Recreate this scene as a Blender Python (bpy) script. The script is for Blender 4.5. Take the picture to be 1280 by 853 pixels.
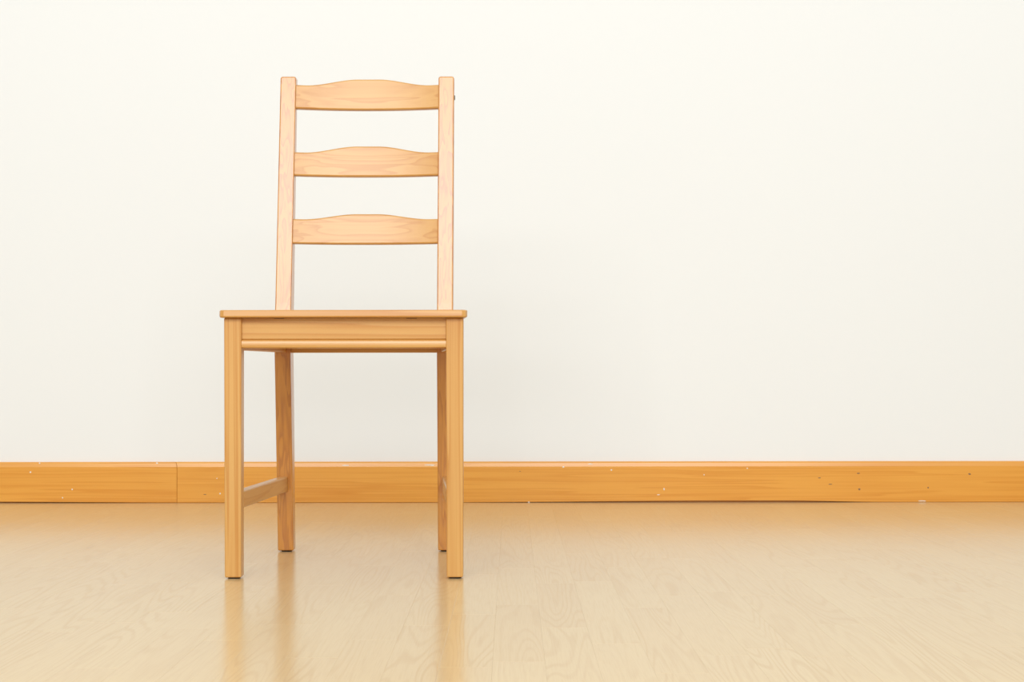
import bpy, bmesh, math, random
from mathutils import Vector

scene = bpy.context.scene
for o in list(bpy.data.objects):
    bpy.data.objects.remove(o)

# ------------------------------------------------------------------ camera
F_PX = 1905.0            # focal length in pixels of the 1280-wide frame
CX, CY = 640.0, 464.0    # principal point (horizon line at y = 464)
H = 0.3641               # camera height above the floor
cam_d = bpy.data.cameras.new("camera")
cam_d.sensor_width = 36.0
cam_d.lens = F_PX / 1280.0 * 36.0
cam_d.shift_y = (CY - 426.5) / 1280.0
cam_d.clip_end = 60
cam = bpy.data.objects.new("camera", cam_d)
cam.location = (0, 0, H)
cam.rotation_euler = (math.radians(90), math.radians(0.06), 0)
scene.collection.objects.link(cam)
scene.camera = cam

# ------------------------------------------------------------------ world, lights, exposure
world = bpy.data.worlds.new("world")
scene.world = world
world.use_nodes = True
bg = world.node_tree.nodes["Background"]
bg.inputs["Color"].default_value = (0.96, 0.985, 1.0, 1)
bg.inputs["Strength"].default_value = 0.44

def area(name, loc, target, sx, sy, power, color):
    d = bpy.data.lights.new(name, 'AREA')
    d.shape = 'RECTANGLE'
    d.size, d.size_y = sx, sy
    d.energy = power
    d.color = color
    o = bpy.data.objects.new(name, d)
    o.location = loc
    o.rotation_euler = (Vector(target) - Vector(loc)).to_track_quat('-Z', 'Y').to_euler()
    scene.collection.objects.link(o)
    return o

# broad soft light from the white ceiling overhead, and the bright patch of bounced flash on it behind the camera
area("ceiling_bounce_light", (0.0, 0.8, 3.3), (0.0, 0.8, 0.0), 8.0, 6.0, 60, (0.96, 0.985, 1.0))
area("flash_bounce_light", (-0.2, -2.4, 3.0), (-0.2, 3.06, 0.6), 5.0, 2.3, 250, (0.96, 0.985, 1.0))

vs = scene.view_settings
vs.view_transform = 'Standard'
vs.look = 'None'
vs.exposure = 0.12
vs.gamma = 1.0
vs.use_curve_mapping = False

# ------------------------------------------------------------------ helpers
def Z(py, Y):            # height of the point seen at image row py, at depth Y
    return H - (py - CY) * Y / F_PX
def X(px, Y):
    return (px - CX) * Y / F_PX

def link(name, bm, mat, parent=None, smooth=False, origin=None):
    me = bpy.data.meshes.new(name)
    bmesh.ops.recalc_face_normals(bm, faces=bm.faces)
    if origin is not None:
        bmesh.ops.translate(bm, verts=bm.verts, vec=-Vector(origin))
    bm.to_mesh(me)
    bm.free()
    if smooth:
        for p in me.polygons:
            p.use_smooth = True
    if mat:
        me.materials.append(mat)
    o = bpy.data.objects.new(name, me)
    scene.collection.objects.link(o)
    if origin is not None:
        o.location = origin
    if parent:
        o.parent = parent
        if origin is not None:
            o.location = Vector(origin) - parent.location
    return o

def hexa(bm, v):
    """eight corners: bottom four (ccw) then top four"""
    vs_ = [bm.verts.new(p) for p in v]
    for f in ((3, 2, 1, 0), (4, 5, 6, 7), (0, 1, 5, 4), (1, 2, 6, 5), (2, 3, 7, 6), (3, 0, 4, 7)):
        bm.faces.new([vs_[i] for i in f])

def box(bm, x0, x1, y0, y1, z0, z1):
    hexa(bm, [(x0, y0, z0), (x1, y0, z0), (x1, y1, z0), (x0, y1, z0),
              (x0, y0, z1), (x1, y0, z1), (x1, y1, z1), (x0, y1, z1)])

def bevel_all(bm, off, seg=2, angle=25):
    bmesh.ops.recalc_face_normals(bm, faces=bm.faces)
    es = [e for e in bm.edges if len(e.link_faces) == 2 and e.calc_face_angle(0) > math.radians(angle)]
    bmesh.ops.bevel(bm, geom=es, offset=off, segments=seg, profile=0.5, affect='EDGES', clamp_overlap=True)

def prism(bm, pts, axis, a, b):
    """extrude a 2D outline along an axis: 'x' pts=(y,z), 'y' pts=(x,z), 'z' pts=(x,y)"""
    def P(u, v, w):
        return {'x': (w, u, v), 'y': (u, w, v), 'z': (u, v, w)}[axis]
    lo = [bm.verts.new(P(u, v, a)) for u, v in pts]
    hi = [bm.verts.new(P(u, v, b)) for u, v in pts]
    n = len(pts)
    bm.faces.new(lo[::-1]); bm.faces.new(hi)
    for i in range(n):
        bm.faces.new((lo[i], lo[(i + 1) % n], hi[(i + 1) % n], hi[i]))

def new_mat(name):
    m = bpy.data.materials.new(name)
    m.use_nodes = True
    nt = m.node_tree
    b = nt.nodes["Principled BSDF"]
    return m, nt, b

def N(nt, t, **kw):
    n = nt.nodes.new(t)
    for k, v in kw.items():
        setattr(n, k, v)
    return n

def math_n(nt, op, a, b=None):
    n = N(nt, 'ShaderNodeMath', operation=op)
    for i, v in enumerate((a, b)):
        if v is None:
            continue
        if isinstance(v, (int, float)):
            n.inputs[i].default_value = v
        else:
            nt.links.new(v, n.inputs[i])
    return n.outputs[0]

def mix_col(nt, fac, c1, c2):
    n = N(nt, 'ShaderNodeMix', data_type='RGBA')
    L = nt.links
    if isinstance(fac, (int, float)): n.inputs[0].default_value = fac
    else: L.new(fac, n.inputs[0])
    for i, c in ((6, c1), (7, c2)):
        if isinstance(c, tuple): n.inputs[i].default_value = (*c, 1)
        else: L.new(c, n.inputs[i])
    return n.outputs[2]

def ramp(nt, fac, lo, hi):
    n = N(nt, 'ShaderNodeMapRange')
    n.inputs[1].default_value = lo; n.inputs[2].default_value = hi
    n.clamp = True
    nt.links.new(fac, n.inputs[0])
    return n.outputs[0]

def srgb(r, g, b):
    f = lambda c: (c / 255 / 12.92) if c / 255 <= 0.04045 else ((c / 255 + 0.055) / 1.055) ** 2.4
    return (f(r), f(g), f(b))

# ------------------------------------------------------------------ materials
def wall_material():
    m, nt, b = new_mat("wall_paint")
    tc = N(nt, 'ShaderNodeTexCoord')
    n1 = N(nt, 'ShaderNodeTexNoise'); n1.inputs['Scale'].default_value = 260; n1.inputs['Detail'].default_value = 3
    n2 = N(nt, 'ShaderNodeTexNoise'); n2.inputs['Scale'].default_value = 1.3
    nt.links.new(tc.outputs['Object'], n1.inputs['Vector']); nt.links.new(tc.outputs['Object'], n2.inputs['Vector'])
    c = mix_col(nt, n2.outputs['Fac'], (0.858, 0.874, 0.864), (0.870, 0.886, 0.874))
    nt.links.new(c, b.inputs['Base Color'])
    b.inputs['Roughness'].default_value = 0.75
    b.inputs['Specular IOR Level'].default_value = 0.25
    bp = N(nt, 'ShaderNodeBump'); bp.inputs['Strength'].default_value = 0.06; bp.inputs['Distance'].default_value = 0.001
    nt.links.new(n1.outputs['Fac'], bp.inputs['Height']); nt.links.new(bp.outputs['Normal'], b.inputs['Normal'])
    return m

def wood_material(name, axis, light, dark, rough, ring_across=55, along=2.2, lines=5.0, contrast=1.0,
                  coat=0.0, shift=0.0, spec=0.5, coat_ior=1.6):
    """varnished wood: long wavy growth lines running along one axis, with fine streaks"""
    m, nt, b = new_mat(name)
    L = nt.links
    tc = N(nt, 'ShaderNodeTexCoord')
    oi = N(nt, 'ShaderNodeObjectInfo')
    comb = N(nt, 'ShaderNodeCombineXYZ')
    off = math_n(nt, 'MULTIPLY', oi.outputs['Random'], 17.0)
    for i in range(3):
        L.new(off, comb.inputs[i])
    add = N(nt, 'ShaderNodeVectorMath', operation='ADD')
    L.new(tc.outputs['Object'], add.inputs[0]); L.new(comb.outputs[0], add.inputs[1])
    def scaled(across, alongs):
        s = [across] * 3
        s['xyz'.index(axis)] = alongs
        mp = N(nt, 'ShaderNodeVectorMath', operation='MULTIPLY')
        mp.inputs[1].default_value = s
        L.new(add.outputs[0], mp.inputs[0])
        return mp.outputs[0]
    n1 = N(nt, 'ShaderNodeTexNoise'); n1.inputs['Scale'].default_value = 1.0; n1.inputs['Detail'].default_value = 1.5
    n1.inputs['Distortion'].default_value = 0.3
    L.new(scaled(ring_across, along), n1.inputs['Vector'])
    rings = math_n(nt, 'FRACT', math_n(nt, 'MULTIPLY', n1.outputs['Fac'], lines))
    # early wood fades slowly into a narrow dark late-wood line
    ringf = math_n(nt, 'POWER', rings, 2.2)
    soft = ramp(nt, rings, 1.0, 0.9)
    ringf = math_n(nt, 'MULTIPLY', ringf, soft)
    n2 = N(nt, 'ShaderNodeTexNoise'); n2.inputs['Scale'].default_value = 1.0; n2.inputs['Detail'].default_value = 3
    L.new(scaled(420, 9), n2.inputs['Vector'])
    n3 = N(nt, 'ShaderNodeTexNoise'); n3.inputs['Scale'].default_value = 1.0
    L.new(scaled(9, 2.5), n3.inputs['Vector'])
    f = math_n(nt, 'ADD', math_n(nt, 'MULTIPLY', ringf, 0.75), math_n(nt, 'MULTIPLY', n2.outputs['Fac'], 0.30))
    f = math_n(nt, 'ADD', f, math_n(nt, 'MULTIPLY', math_n(nt, 'SUBTRACT', n3.outputs['Fac'], 0.5), 0.9))
    f = math_n(nt, 'ADD', f, shift)
    cl = N(nt, 'ShaderNodeClamp')
    L.new(math_n(nt, 'MULTIPLY', f, contrast), cl.inputs[0])
    L.new(mix_col(nt, cl.outputs[0], light, dark), b.inputs['Base Color'])
    b.inputs['Roughness'].default_value = rough
    b.inputs['IOR'].default_value = 1.5
    b.inputs['Specular IOR Level'].default_value = spec
    b.inputs['Coat Weight'].default_value = coat
    b.inputs['Coat Roughness'].default_value = 0.3
    b.inputs['Coat IOR'].default_value = coat_ior
    bp = N(nt, 'ShaderNodeBump'); bp.inputs['Strength'].default_value = 0.08; bp.inputs['Distance'].default_value = 0.001
    L.new(ringf, bp.inputs['Height']); L.new(bp.outputs['Normal'], b.inputs['Normal'])
    return m

def floor_material():
    """oak-look laminate strips, every strip with its own grain and tone (point attribute 'seed')"""
    m, nt, b = new_mat("laminate")
    L = nt.links
    ge = N(nt, 'ShaderNodeNewGeometry')
    at = N(nt, 'ShaderNodeAttribute'); at.attribute_name = "seed"
    sd = at.outputs['Fac']
    comb = N(nt, 'ShaderNodeCombineXYZ')
    L.new(math_n(nt, 'MULTIPLY', sd, 31.7), comb.inputs[0])
    L.new(math_n(nt, 'MULTIPLY', sd, 13.1), comb.inputs[1])
    L.new(math_n(nt, 'MULTIPLY', sd, 71.3), comb.inputs[2])
    add = N(nt, 'ShaderNodeVectorMath', operation='ADD')
    L.new(ge.outputs['Position'], add.inputs[0]); L.new(comb.outputs[0], add.inputs[1])
    def noise(sx, sy, detail=1.0, dist=0.0):
        mp = N(nt, 'ShaderNodeVectorMath', operation='MULTIPLY'); mp.inputs[1].default_value = (sx, sy, 1)
        L.new(add.outputs[0], mp.inputs[0])
        n = N(nt, 'ShaderNodeTexNoise'); n.inputs['Scale'].default_value = 1.0
        n.inputs['Detail'].default_value = detail; n.inputs['Distortion'].default_value = dist
        L.new(mp.outputs[0], n.inputs['Vector'])
        return n.outputs['Fac']
    base = noise(15, 1.15, 1.4, 0.15)
    wave = math_n(nt, 'SINE', math_n(nt, 'MULTIPLY', base, 110.0))
    line = ramp(nt, wave, 0.1, 1.0)
    mask = ramp(nt, noise(9, 1.4), 0.38, 0.62)          # grain fades in and out
    line = math_n(nt, 'MULTIPLY', line, math_n(nt, 'ADD', math_n(nt, 'MULTIPLY', mask, 0.8), 0.2))
    fine = noise(500, 14, 2.0)
    tone = math_n(nt, 'FRACT', math_n(nt, 'MULTIPLY', sd, 97.31))
    c = mix_col(nt, tone, FLOOR_A, FLOOR_B)
    blotch = ramp(nt, noise(5, 1.6, 2.0), 0.3, 0.7)
    c = mix_col(nt, math_n(nt, 'MULTIPLY', blotch, 0.5), c, FLOOR_C)
    c = mix_col(nt, math_n(nt, 'MULTIPLY', line, 0.32), c, FLOOR_D)
    c = mix_col(nt, math_n(nt, 'MULTIPLY', ramp(nt, fine, 0.45, 0.75), 0.18), c, FLOOR_D)
    L.new(c, b.inputs['Base Color'])
    r = math_n(nt, 'ADD', math_n(nt, 'MULTIPLY', line, 0.03), 0.195)
    L.new(r, b.inputs['Roughness'])
    b.inputs['IOR'].default_value = 1.6
    bp = N(nt, 'ShaderNodeBump'); bp.inputs['Strength'].default_value = 0.05; bp.inputs['Distance'].default_value = 0.0005
    L.new(line, bp.inputs['Height']); L.new(bp.outputs['Normal'], b.inputs['Normal'])
    return m

FLOOR_A = srgb(216, 188, 138)
FLOOR_B = srgb(213, 183, 132)
FLOOR_C = srgb(212, 182, 133)
FLOOR_D = srgb(190, 154, 104)

PINE_L = srgb(212, 162, 90)
PINE_D = srgb(190, 126, 48)
m_wall = wall_material()
m_floor = floor_material()
pine = {'x': wood_material('pine_x', 'x', PINE_L, PINE_D, 0.36, ring_across=48, along=0.9, lines=4.5, coat=0.4),
        'y': wood_material('pine_y', 'y', PINE_L, PINE_D, 0.36, ring_across=48, along=0.9, lines=4.5, coat=0.3),
        'z': wood_material('pine_z', 'z', PINE_L, PINE_D, 0.36, ring_across=85, along=0.9, lines=4.5, coat=0.4, contrast=1.15)}
pine_shaded = wood_material("pine_shaded", 'z', srgb(208, 141, 46), srgb(170, 98, 20), 0.33, ring_across=75, along=0.7, lines=4.5, coat=1.0, spec=0.3, coat_ior=1.72)  # darker pine copy: the seat's shade on the rear legs put into the colour
m_board = wood_material("stained_baseboard", 'x', srgb(234, 167, 68), srgb(216, 140, 42), 0.30,
                        ring_across=70, along=1.3, lines=4.0, contrast=0.9, coat=0.2)

def plain(name, col, rough, metallic=0.0):
    m, nt, b = new_mat(name)
    tc = N(nt, 'ShaderNodeTexCoord'); n = N(nt, 'ShaderNodeTexNoise'); n.inputs['Scale'].default_value = 180
    nt.links.new(tc.outputs['Object'], n.inputs['Vector'])
    c = mix_col(nt, n.outputs['Fac'], tuple(v * 0.85 for v in col), tuple(min(1, v * 1.15) for v in col))
    nt.links.new(c, b.inputs['Base Color'])
    b.inputs['Roughness'].default_value = rough
    b.inputs['Metallic'].default_value = metallic
    return m

m_black = plain("black_felt", (0.03, 0.025, 0.02), 0.8)
m_metal = plain("dark_steel", (0.20, 0.18, 0.15), 0.4, 0.8)
m_fleck = plain("white_paint_specks", (0.85, 0.82, 0.75), 0.6)
m_hole = plain("nail_fill_pocket_shade", (0.30, 0.16, 0.07), 0.7)
m_sub = plain("dark_joint", (0.42, 0.28, 0.14), 0.8)

# ------------------------------------------------------------------ room shell
WALL_Y = 4.230           # wall surface; the baseboard stands 15 mm in front of it
X0, X1, Y0, TOP = -5.0, 5.0, -3.2, 3.0

bm = bmesh.new()
box(bm, X0, X1, WALL_Y, WALL_Y + 0.12, -0.03, TOP)
wall = link("wall_back", bm, m_wall)
wall["kind"] = "structure"
wall["label"] = "plain off-white painted wall behind the chair"

bm = bmesh.new()
box(bm, X0, X1, Y0, WALL_Y, -0.03, -0.004)
floor = link("floor", bm, m_sub)
floor["kind"] = "structure"
floor["label"] = "pale oak-look strip laminate floor with soft gloss"

# laminate strips running towards the wall: 65 mm wide, random end joints
STRIP = 0.0655
GAP = 0.00003
rng = random.Random(11)
strips = []
ncol = int((X1 - X0) / STRIP)
seam0 = X(666, 3.0)                       # one long seam passes under this image column
k0 = math.floor((X0 - seam0) / STRIP) + 1
for k in range(k0, k0 + ncol):
    xa = seam0 + k * STRIP
    xb = xa + STRIP
    if xb > X1:
        break
    y = Y0 + rng.uniform(0.0, 0.5)
    ends = [Y0, y]
    while y < WALL_Y:
        y += rng.uniform(0.40, 0.62)
        ends.append(y)
    ends = [e for e in ends if e < WALL_Y - 0.12] + [WALL_Y - 0.001]
    for a, b_ in zip(ends[:-1], ends[1:]):
        if b_ - a > 0.02:
            strips.append((xa + GAP, xb - GAP, a + GAP, b_ - GAP, rng.random()))

def visible(s):
    xa, xb, ya, yb, _ = s
    if yb < 1.80:
        return 0.0
    best = 0.0
    for Yp in (max(ya, 1.78), 0.5 * (max(ya, 1.78) + yb), yb):
        for xp in (xa, xb):
            if -4 < CX + xp * F_PX / Yp < 1284:
                best = max(best, (yb - max(ya, 1.78)) / Yp ** 3)
    return best

def strip_mesh(bm, s, lay):
    xa, xb, ya, yb, seed = s
    n0 = len(bm.verts)
    dz = (seed * 7.77 % 1.0) * 0.00006
    c = 0.0002                           # eased edge along the joint
    lo = [(xa, ya), (xb, ya), (xb, yb), (xa, yb)]
    hi = [(xa + c, ya + c), (xb - c, ya + c), (xb - c, yb - c), (xa + c, yb - c)]
    v = [bm.verts.new((x, y, -0.004)) for x, y in lo]
    w = [bm.verts.new((x, y, -0.00010)) for x, y in lo]
    t = [bm.verts.new((x, y, dz - 0.00006)) for x, y in hi]
    for i in range(4):
        j = (i + 1) % 4
        bm.faces.new((v[i], v[j], w[j], w[i]))
        bm.faces.new((w[i], w[j], t[j], t[i]))
    bm.faces.new(t)
    for q in v + w + t:
        q[lay] = seed

ranked = sorted(strips, key=visible, reverse=True)
near = [s for s in ranked[:298] if visible(s) > 0]
ids = set(id(s) for s in near)
rest = [s for s in strips if id(s) not in ids]
for s in near:
    bm = bmesh.new()
    lay = bm.verts.layers.float.new("seed")
    strip_mesh(bm, s, lay)
    link("plank", bm, m_floor, floor)
bm = bmesh.new()
lay = bm.verts.layers.float.new("seed")
for s in rest:
    strip_mesh(bm, s, lay)
o = link("outer_planks", bm, m_floor, floor)
o["kind"] = "stuff"
print("planks", len(near), len(rest))

# baseboard: two long boards meeting in a slanted scarf joint, slightly lifted off the floor here and there
BT, BH = 0.015, 0.1130
FY = WALL_Y - BT
base = bpy.data.objects.new("baseboard_back", None)
base.location = (0, WALL_Y, 0)
scene.collection.objects.link(base)
base["kind"] = "structure"
base["label"] = "honey-stained wooden baseboard along the foot of the wall"

def smooth01(a, b, t):
    t = max(0.0, min(1.0, (t - a) / (b - a)))
    return t * t * (3 - 2 * t)

def gap_main(x):
    p = CX + x * F_PX / FY
    return 0.0003 + 0.0042 * smooth01(560, 900, p) * (1 - smooth01(980, 1106, p))
def gap_left(x):
    p = CX + x * F_PX / FY
    return 0.0004 + 0.0034 * (1 - smooth01(-60, 230, p))

def baseboard(name, xa, xb, gap, slant_a, slant_b):
    bm = bmesh.new()
    # outline from the wall down and round the front: (distance in front of the wall, z)
    prof = [(0.0, 0.009), (0.0035, 0.009), (0.0040, 0.0), (BT - 0.001, 0.0), (BT, 0.001), (BT, BH - 0.0135), (BT - 0.0024, BH - 0.0035),
            (BT - 0.0042, BH - 0.0012), (BT - 0.0070, BH), (0.0, BH)]
    n = 60
    rows = []
    for i in range(n + 1):
        t = i / n
        row = []
        for d, z in prof:
            xs = xa + (BT - d) * slant_a
            xe = xb + (BT - d) * slant_b
            x = xs + (xe - xs) * t
            g = gap(x) * max(0.0, 1 - z / 0.02)
            row.append(bm.verts.new((x, WALL_Y - d, z + g)))
        rows.append(row)
    m = len(prof)
    for i in range(n):
        for j in range(m):
            bm.faces.new((rows[i][j], rows[i][(j + 1) % m], rows[i + 1][(j + 1) % m], rows[i + 1][j]))
    bm.faces.new(rows[0]); bm.faces.new(rows[-1][::-1])
    return link(name, bm, m_board, base, origin=(0.5 * (xa + xb), WALL_Y, 0))

XJ = X(221.3, FY)
b1 = baseboard("board", X0 + 0.3, XJ - 0.0012, gap_left, 0, -0.9)
b2 = baseboard("board", XJ + 0.0004, 3.05, gap_main, -0.9, 0)
b3 = baseboard("board", 3.052, X1, lambda x: 0.0004, 0, 0)

bm = bmesh.new()
box(bm, X0 + 0.3, X1, WALL_Y - 0.003, WALL_Y, 0.0, 0.008)
link("gap_tint_strip", bm, m_board, base, origin=(0, WALL_Y, 0))  # added strip that turns the shaded gap under the boards brown

def specks(name, board, pts, mat):
    bm = bmesh.new()
    r2 = random.Random(5)
    for px, py, w, h in pts:
        zz = Z(py, FY)
        # sit on the front face, or on the rounded top of the board
        d = BT if zz < BH - 0.0135 else BT - 0.24 * (zz - (BH - 0.0135))
        cx = X(px, FY)
        ring = []
        for i in range(7):
            a = 2 * math.pi * i / 7
            rr = r2.uniform(0.75, 1.15)
            ring.append(bm.verts.new((cx + math.cos(a) * rr * w * FY / F_PX / 2, WALL_Y - d - 0.00015,
                                      zz + math.sin(a) * rr * h * FY / F_PX / 2)))
        c = bm.verts.new((cx, WALL_Y - d - 0.0007, zz))
        for i in range(7):
            bm.faces.new((ring[i], ring[(i + 1) % 7], c))
    o = link(name, bm, mat, board, origin=tuple(board.matrix_basis.translation + base.location))
    o.location = (0, 0, 0)
    o["kind"] = "stuff"
    return o
specks("paint_flecks", b1, [(38, 590, 2.2, 2), (49, 579, 2, 2.2), (90, 611.5, 2, 2), (78, 622, 1.6, 2.4), (196, 579, 3, 2)], m_fleck)
specks("paint_flecks", b2, [(275, 617, 1.6, 2.2), (271, 598, 1.4, 1.4), (704, 584, 3, 2), (764, 588, 2.6, 2.2), (830, 612, 1.8, 3),
                            (823, 619, 4, 1), (880, 594, 1.6, 2), (934, 586, 2, 1.4), (738, 580.5, 8, 1.2), (536, 581.5, 16, 1.4),
                            (432, 582, 10, 1.4), (540, 582, 4, 1.4), (661, 628, 3, 1), (1152, 627, 12, 1.2)], m_fleck)
specks("nail_marks", b2, [(1073, 592.5, 4, 1.6), (1074, 612.5, 3, 3), (1024, 598, 4, 1.4), (1160, 610.5, 2.4, 2.4),
                          (1212, 593.5, 4, 2.2), (1038, 606, 5, 1.2), (650, 589.5, 3, 1), (256, 618, 4, 1.2)], m_hole)

# ------------------------------------------------------------------ the chair
XC = -0.2948                       # centre line of the chair
YF = 2.668                         # front face of the front legs
chair = bpy.data.objects.new("dining_chair", None)
chair.location = (XC, 2.86, 0)
scene.collection.objects.link(chair)
chair["label"] = "honey-coloured pine ladder-back dining chair with three curved slats, standing on the floor"
chair["category"] = "chair"

def part(name, bm, axis, parent=chair, origin=(0, 0, 0), smooth=False, mat=None):
    o = link(name, bm, mat or pine[axis], chair, smooth=smooth, origin=(XC, 2.86, 0))
    o.location = (0, 0, 0)
    if parent is not chair:
        o.parent = parent
    return o

# measures
HW_F = 0.2096                      # half width over the front legs
HW_R = 0.1772                      # half width over the rear legs
LEG = 0.0305
LEG_R = 0.0318
SEAT_Y = YF - 0.013
SEAT_T = Z(387.3, SEAT_Y)
SEAT_B = SEAT_T - 0.0132
FOOT = 0.0026                      # height of the glides
Y_FLOOR, Y_BEND, Y_TOP = 3.069, 3.026, 3.111
Z_BEND = 0.425
Z_TOP = Z(95.3, Y_TOP)

def post_y(z):                     # front face of the rear posts at height z
    if z >= Z_BEND:
        return Y_BEND + (Y_TOP - Y_BEND) * (z - Z_BEND) / (Z_TOP - Z_BEND)
    return Y_BEND + (Y_FLOOR - Y_BEND) * (Z_BEND - z) / Z_BEND

def glide(parent, x, y):
    bm = bmesh.new()
    bmesh.ops.create_cone(bm, cap_ends=True, segments=20, radius1=0.0105, radius2=0.0115, depth=FOOT)
    bmesh.ops.translate(bm, verts=bm.verts, vec=(x, y, FOOT / 2))
    g = part("glide", bm, 'z', parent, mat=m_black)
    g["label"] = "small black glide under the leg"

# front legs
for s in (-1, 1):
    xo = XC + s * HW_F
    xi = xo - s * LEG
    xa, xb = min(xo, xi), max(xo, xi)
    bm = bmesh.new()
    tp = 0.0008                    # very slight taper to the foot
    hexa(bm, [(xa + tp, YF, FOOT), (xb - tp, YF, FOOT), (xb - tp, YF + 0.029, FOOT), (xa + tp, YF + 0.029, FOOT),
              (xa, YF, SEAT_B), (xb, YF, SEAT_B), (xb, YF + 0.030, SEAT_B), (xa, YF + 0.030, SEAT_B)])
    bevel_all(bm, 0.0022, 2)
    leg = part("leg", bm, 'z')
    glide(leg, (xa + xb) / 2, YF + 0.0145)

# rear legs that run on as the back posts
for s in (-1, 1):
    xo = XC + s * HW_R
    xi = xo - s * LEG_R
    xa, xb = min(xo, xi), max(xo, xi)
    fr = [(post_y(FOOT), FOOT), (post_y(0.2), 0.2), (post_y(0.34), 0.34), (Y_BEND + 0.0012, 0.40), (Y_BEND + 0.0006, 0.45),
          (post_y(0.50), 0.50), (post_y(0.75), 0.75), (Y_TOP, Z_TOP)]
    dep = [0.030, 0.037, 0.043, 0.045, 0.045, 0.043, 0.032, 0.024]
    prof = fr + [(y + d, z) for (y, z), d in list(zip(fr, dep))[::-1]]
    bm = bmesh.new()
    prism(bm, prof, 'x', xa, xb)
    bmesh.ops.recalc_face_normals(bm, faces=bm.faces)
    tops = [e for e in bm.edges if all(abs(v.co.z - Z_TOP) < 1e-6 for v in e.verts) and abs(e.verts[0].co.x - e.verts[1].co.x) < 1e-6]
    bmesh.ops.bevel(bm, geom=tops, offset=0.0045, segments=3, profile=0.5, affect='EDGES')
    bevel_all(bm, 0.0024, 3, 40)
    leg = part("back_leg", bm, 'z', mat=pine_shaded)
    glide(leg, (xa + xb) / 2, post_y(0) + 0.015)
    if s < 0:
        continue
    # bolt head on the outer side, at the top slat
    bm = bmesh.new()
    bmesh.ops.create_cone(bm, cap_ends=True, segments=16, radius1=0.0055, radius2=0.0045, depth=0.002)
    for v in bm.verts:
        x, y, z = v.co
        v.co = (xo + s * (z + 0.0007), post_y(0.925) + 0.013 + y, Z(121.5, Y_TOP) + x)
    bo = part("bolt_head", bm, 'z', leg, mat=m_metal)
    bo["label"] = "small dark bolt head on the outside of the post"

# back slats: curved backwards, with a raised middle on the top edge
def slat(py_top_end, py_top_mid, py_bot):
    INSET, BOW, T = 0.004, 0.020, 0.0195
    ym = post_y(Z(0.5 * (py_top_end + py_bot), 3.09)) + INSET
    z_bot = Z(py_bot, ym); z_top = Z(py_top_end, ym); z_mid = Z(py_top_mid, ym + BOW)
    xa, xb = XC - HW_R + LEG_R - 0.004, XC + HW_R - LEG_R + 0.004
    bm = bmesh.new()
    n = 40
    rows = []
    for i in range(n + 1):
        u = i / n
        x = xa + (xb - xa) * u
        w = min(u, 1 - u)
        zt = z_top + (z_mid - z_top) * smooth01(0.07, 0.43, w)
        bow = BOW * (1 - (2 * u - 1) ** 2)
        def yf(z):
            return post_y(z) + INSET + bow
        c = 0.0028
        cb = 0.0042                 # larger easing along the lower edge
        ring = [(yf(z_bot + cb * 0.8), z_bot + cb * 0.8), (yf(zt - c), zt - c), (yf(zt) + c * 0.4, zt - c * 0.3), (yf(zt) + c, zt), (yf(zt) + T - c, zt),
                (yf(zt) + T, zt - c), (yf(z_bot) + T, z_bot + c), (yf(z_bot) + T - c, z_bot), (yf(z_bot) + cb * 1.4, z_bot),
                (yf(z_bot) + cb * 0.35, z_bot + cb * 0.3)]
        rows.append([bm.verts.new((x, y, z)) for y, z in ring])
    m = len(rows[0])
    for i in range(n):
        for j in range(m):
            bm.faces.new((rows[i][j], rows[i][(j + 1) % m], rows[i + 1][(j + 1) % m], rows[i + 1][j]))
    bm.faces.new(rows[0]); bm.faces.new(rows[-1][::-1])
    o = part("back_slat", bm, 'x')
    return o
slat(105.0, 98.2, 135.6)
slat(189.4, 182.2, 219.6)
slat(273.2, 267.2, 304.6)

# seat board: narrower at the back, where it runs in between the posts
ys = SEAT_Y
hw_f, hw_r = 0.2167, 0.1862
yb_ = post_y(SEAT_B) - 0.001
xin = HW_R - LEG_R - 0.002
outline = [(-hw_f, ys + 0.010), (-hw_f + 0.0028, ys + 0.003), (-hw_f + 0.009, ys), (hw_f - 0.009, ys), (hw_f - 0.0028, ys + 0.003), (hw_f, ys + 0.010),
           (hw_r, yb_), (xin, yb_), (xin, yb_ + 0.036), (-xin, yb_ + 0.036), (-xin, yb_), (-hw_r, yb_)]
bm = bmesh.new()
prism(bm, [(XC + x, y) for x, y in outline], 'z', SEAT_B, SEAT_T)
bmesh.ops.recalc_face_normals(bm, faces=bm.faces)
for v in bm.verts:                 # the front edge leans back a little
    if v.co.z > SEAT_T - 1e-6 and v.co.y < ys + 0.02:
        v.co.y += 0.0010
es_b = [e for e in bm.edges if all(abs(v.co.z - SEAT_B) < 1e-6 for v in e.verts)]
es_t = [e for e in bm.edges if all(abs(v.co.z - SEAT_T) < 1e-6 for v in e.verts)]
bmesh.ops.bevel(bm, geom=es_b, offset=0.003, segments=3, profile=0.5, affect='EDGES')
es_t = [e for e in bm.edges if all(abs(v.co.z - SEAT_T) < 1e-6 for v in e.verts)]
bmesh.ops.bevel(bm, geom=es_t, offset=0.002, segments=2, profile=0.5, affect='EDGES')
part("seat", bm, 'x')

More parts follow.
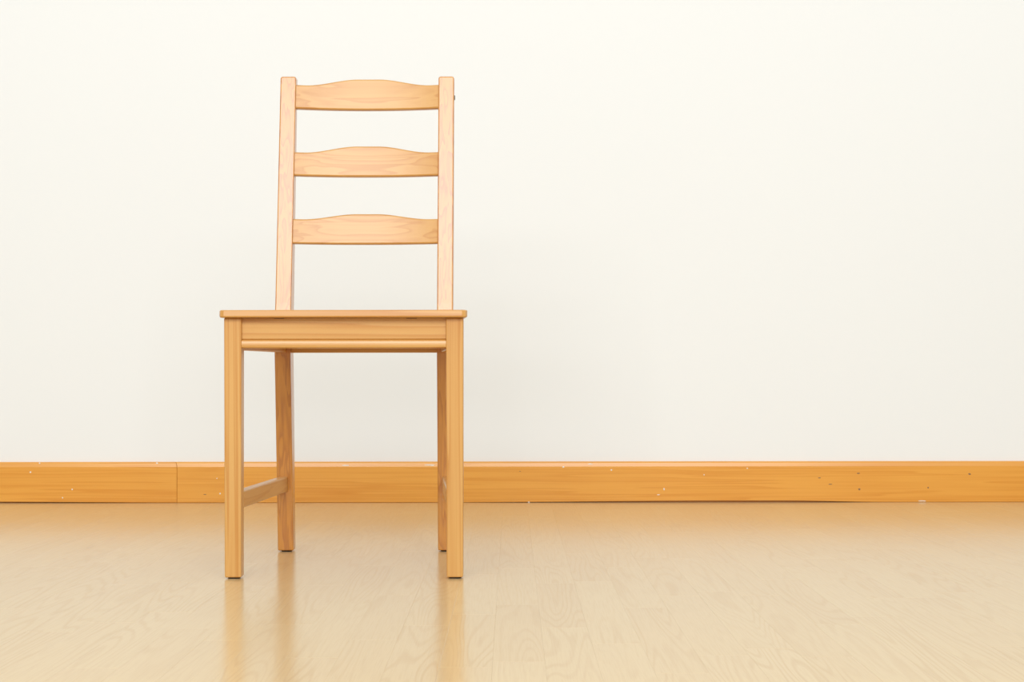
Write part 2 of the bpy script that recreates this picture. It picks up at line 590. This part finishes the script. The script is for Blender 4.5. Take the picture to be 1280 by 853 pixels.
# front apron: flat board with a groove and a rounded bead along its lower edge, brown blocks painting the shade of small pockets under the seat
YR = YF + 0.007
zb, zg = Z(435.2, YR), Z(424.2, YR)
xa, xb = XC - HW_F + LEG - 0.003, XC + HW_F - LEG + 0.003
def pocket(x):
    p = CX + x * F_PX / YR
    return (343 < p < 355) or (508 < p < 521)
prof = [(YR, SEAT_B - 0.0006), (YR, zg + 0.0012), (YR + 0.002, zg), (YR - 0.0014, zg - 0.0012), (YR - 0.0032, zg - 0.0032),
        (YR - 0.0044, zg - 0.0072), (YR - 0.0046, zg - 0.0100), (YR - 0.0038, zb + 0.0020), (YR - 0.0014, zb), (YR + 0.018, zb), (YR + 0.018, SEAT_B - 0.0006)]
bm = bmesh.new()
prism(bm, prof, 'x', xa, xb)
apron = part("front_apron", bm, 'x')
for p0, p1 in ((343, 355), (508, 521)):
    bm = bmesh.new()
    box(bm, X(p0, YR), X(p1, YR), YR - 0.0006, YR + 0.004, SEAT_B - 0.0018, SEAT_B - 0.0004)
    sl = part("screw_pocket_shade", bm, 'x', apron, mat=m_hole)
    sl["label"] = "small brown block painting the shade of a fixing slot under the seat edge"

# side aprons and rear apron
RAIL_B = 0.4017
for s in (-1, 1):
    bm = bmesh.new()
    y0, y1 = YF + 0.028, post_y(0.42) + 0.004
    of, orr = HW_F - 0.006, HW_R - 0.002
    t = 0.022
    v = [(XC + s * of, y0), (XC + s * (of - t), y0), (XC + s * (orr - t), y1), (XC + s * orr, y1)]
    hexa(bm, [(x, y, RAIL_B) for x, y in v] + [(x, y, SEAT_B - 0.0006) for x, y in v])
    bevel_all(bm, 0.0016, 2)
    part("side_apron", bm, 'y')
bm = bmesh.new()
ya = Y_BEND + 0.010
box(bm, XC - HW_R + LEG_R - 0.003, XC + HW_R - LEG_R + 0.003, ya, ya + 0.020, RAIL_B - 0.0008, SEAT_B - 0.0006)
bevel_all(bm, 0.0014, 2)
part("rear_apron", bm, 'x')

# lower side stretchers between front and rear legs
for s in (-1, 1):
    bm = bmesh.new()
    y0, y1 = YF + 0.026, post_y(0.138) + 0.003
    z0, z1 = 0.1225, 0.1526
    inn_f, inn_r = 0.1800, 0.1545
    t = 0.0185
    v = [(XC + s * (inn_f + t), y0), (XC + s * inn_f, y0), (XC + s * inn_r, y1), (XC + s * (inn_r + t), y1)]
    hexa(bm, [(x, y, z0) for x, y in v] + [(x, y, z1) for x, y in v])
    bevel_all(bm, 0.0020, 2)
    part("stretcher", bm, 'y')
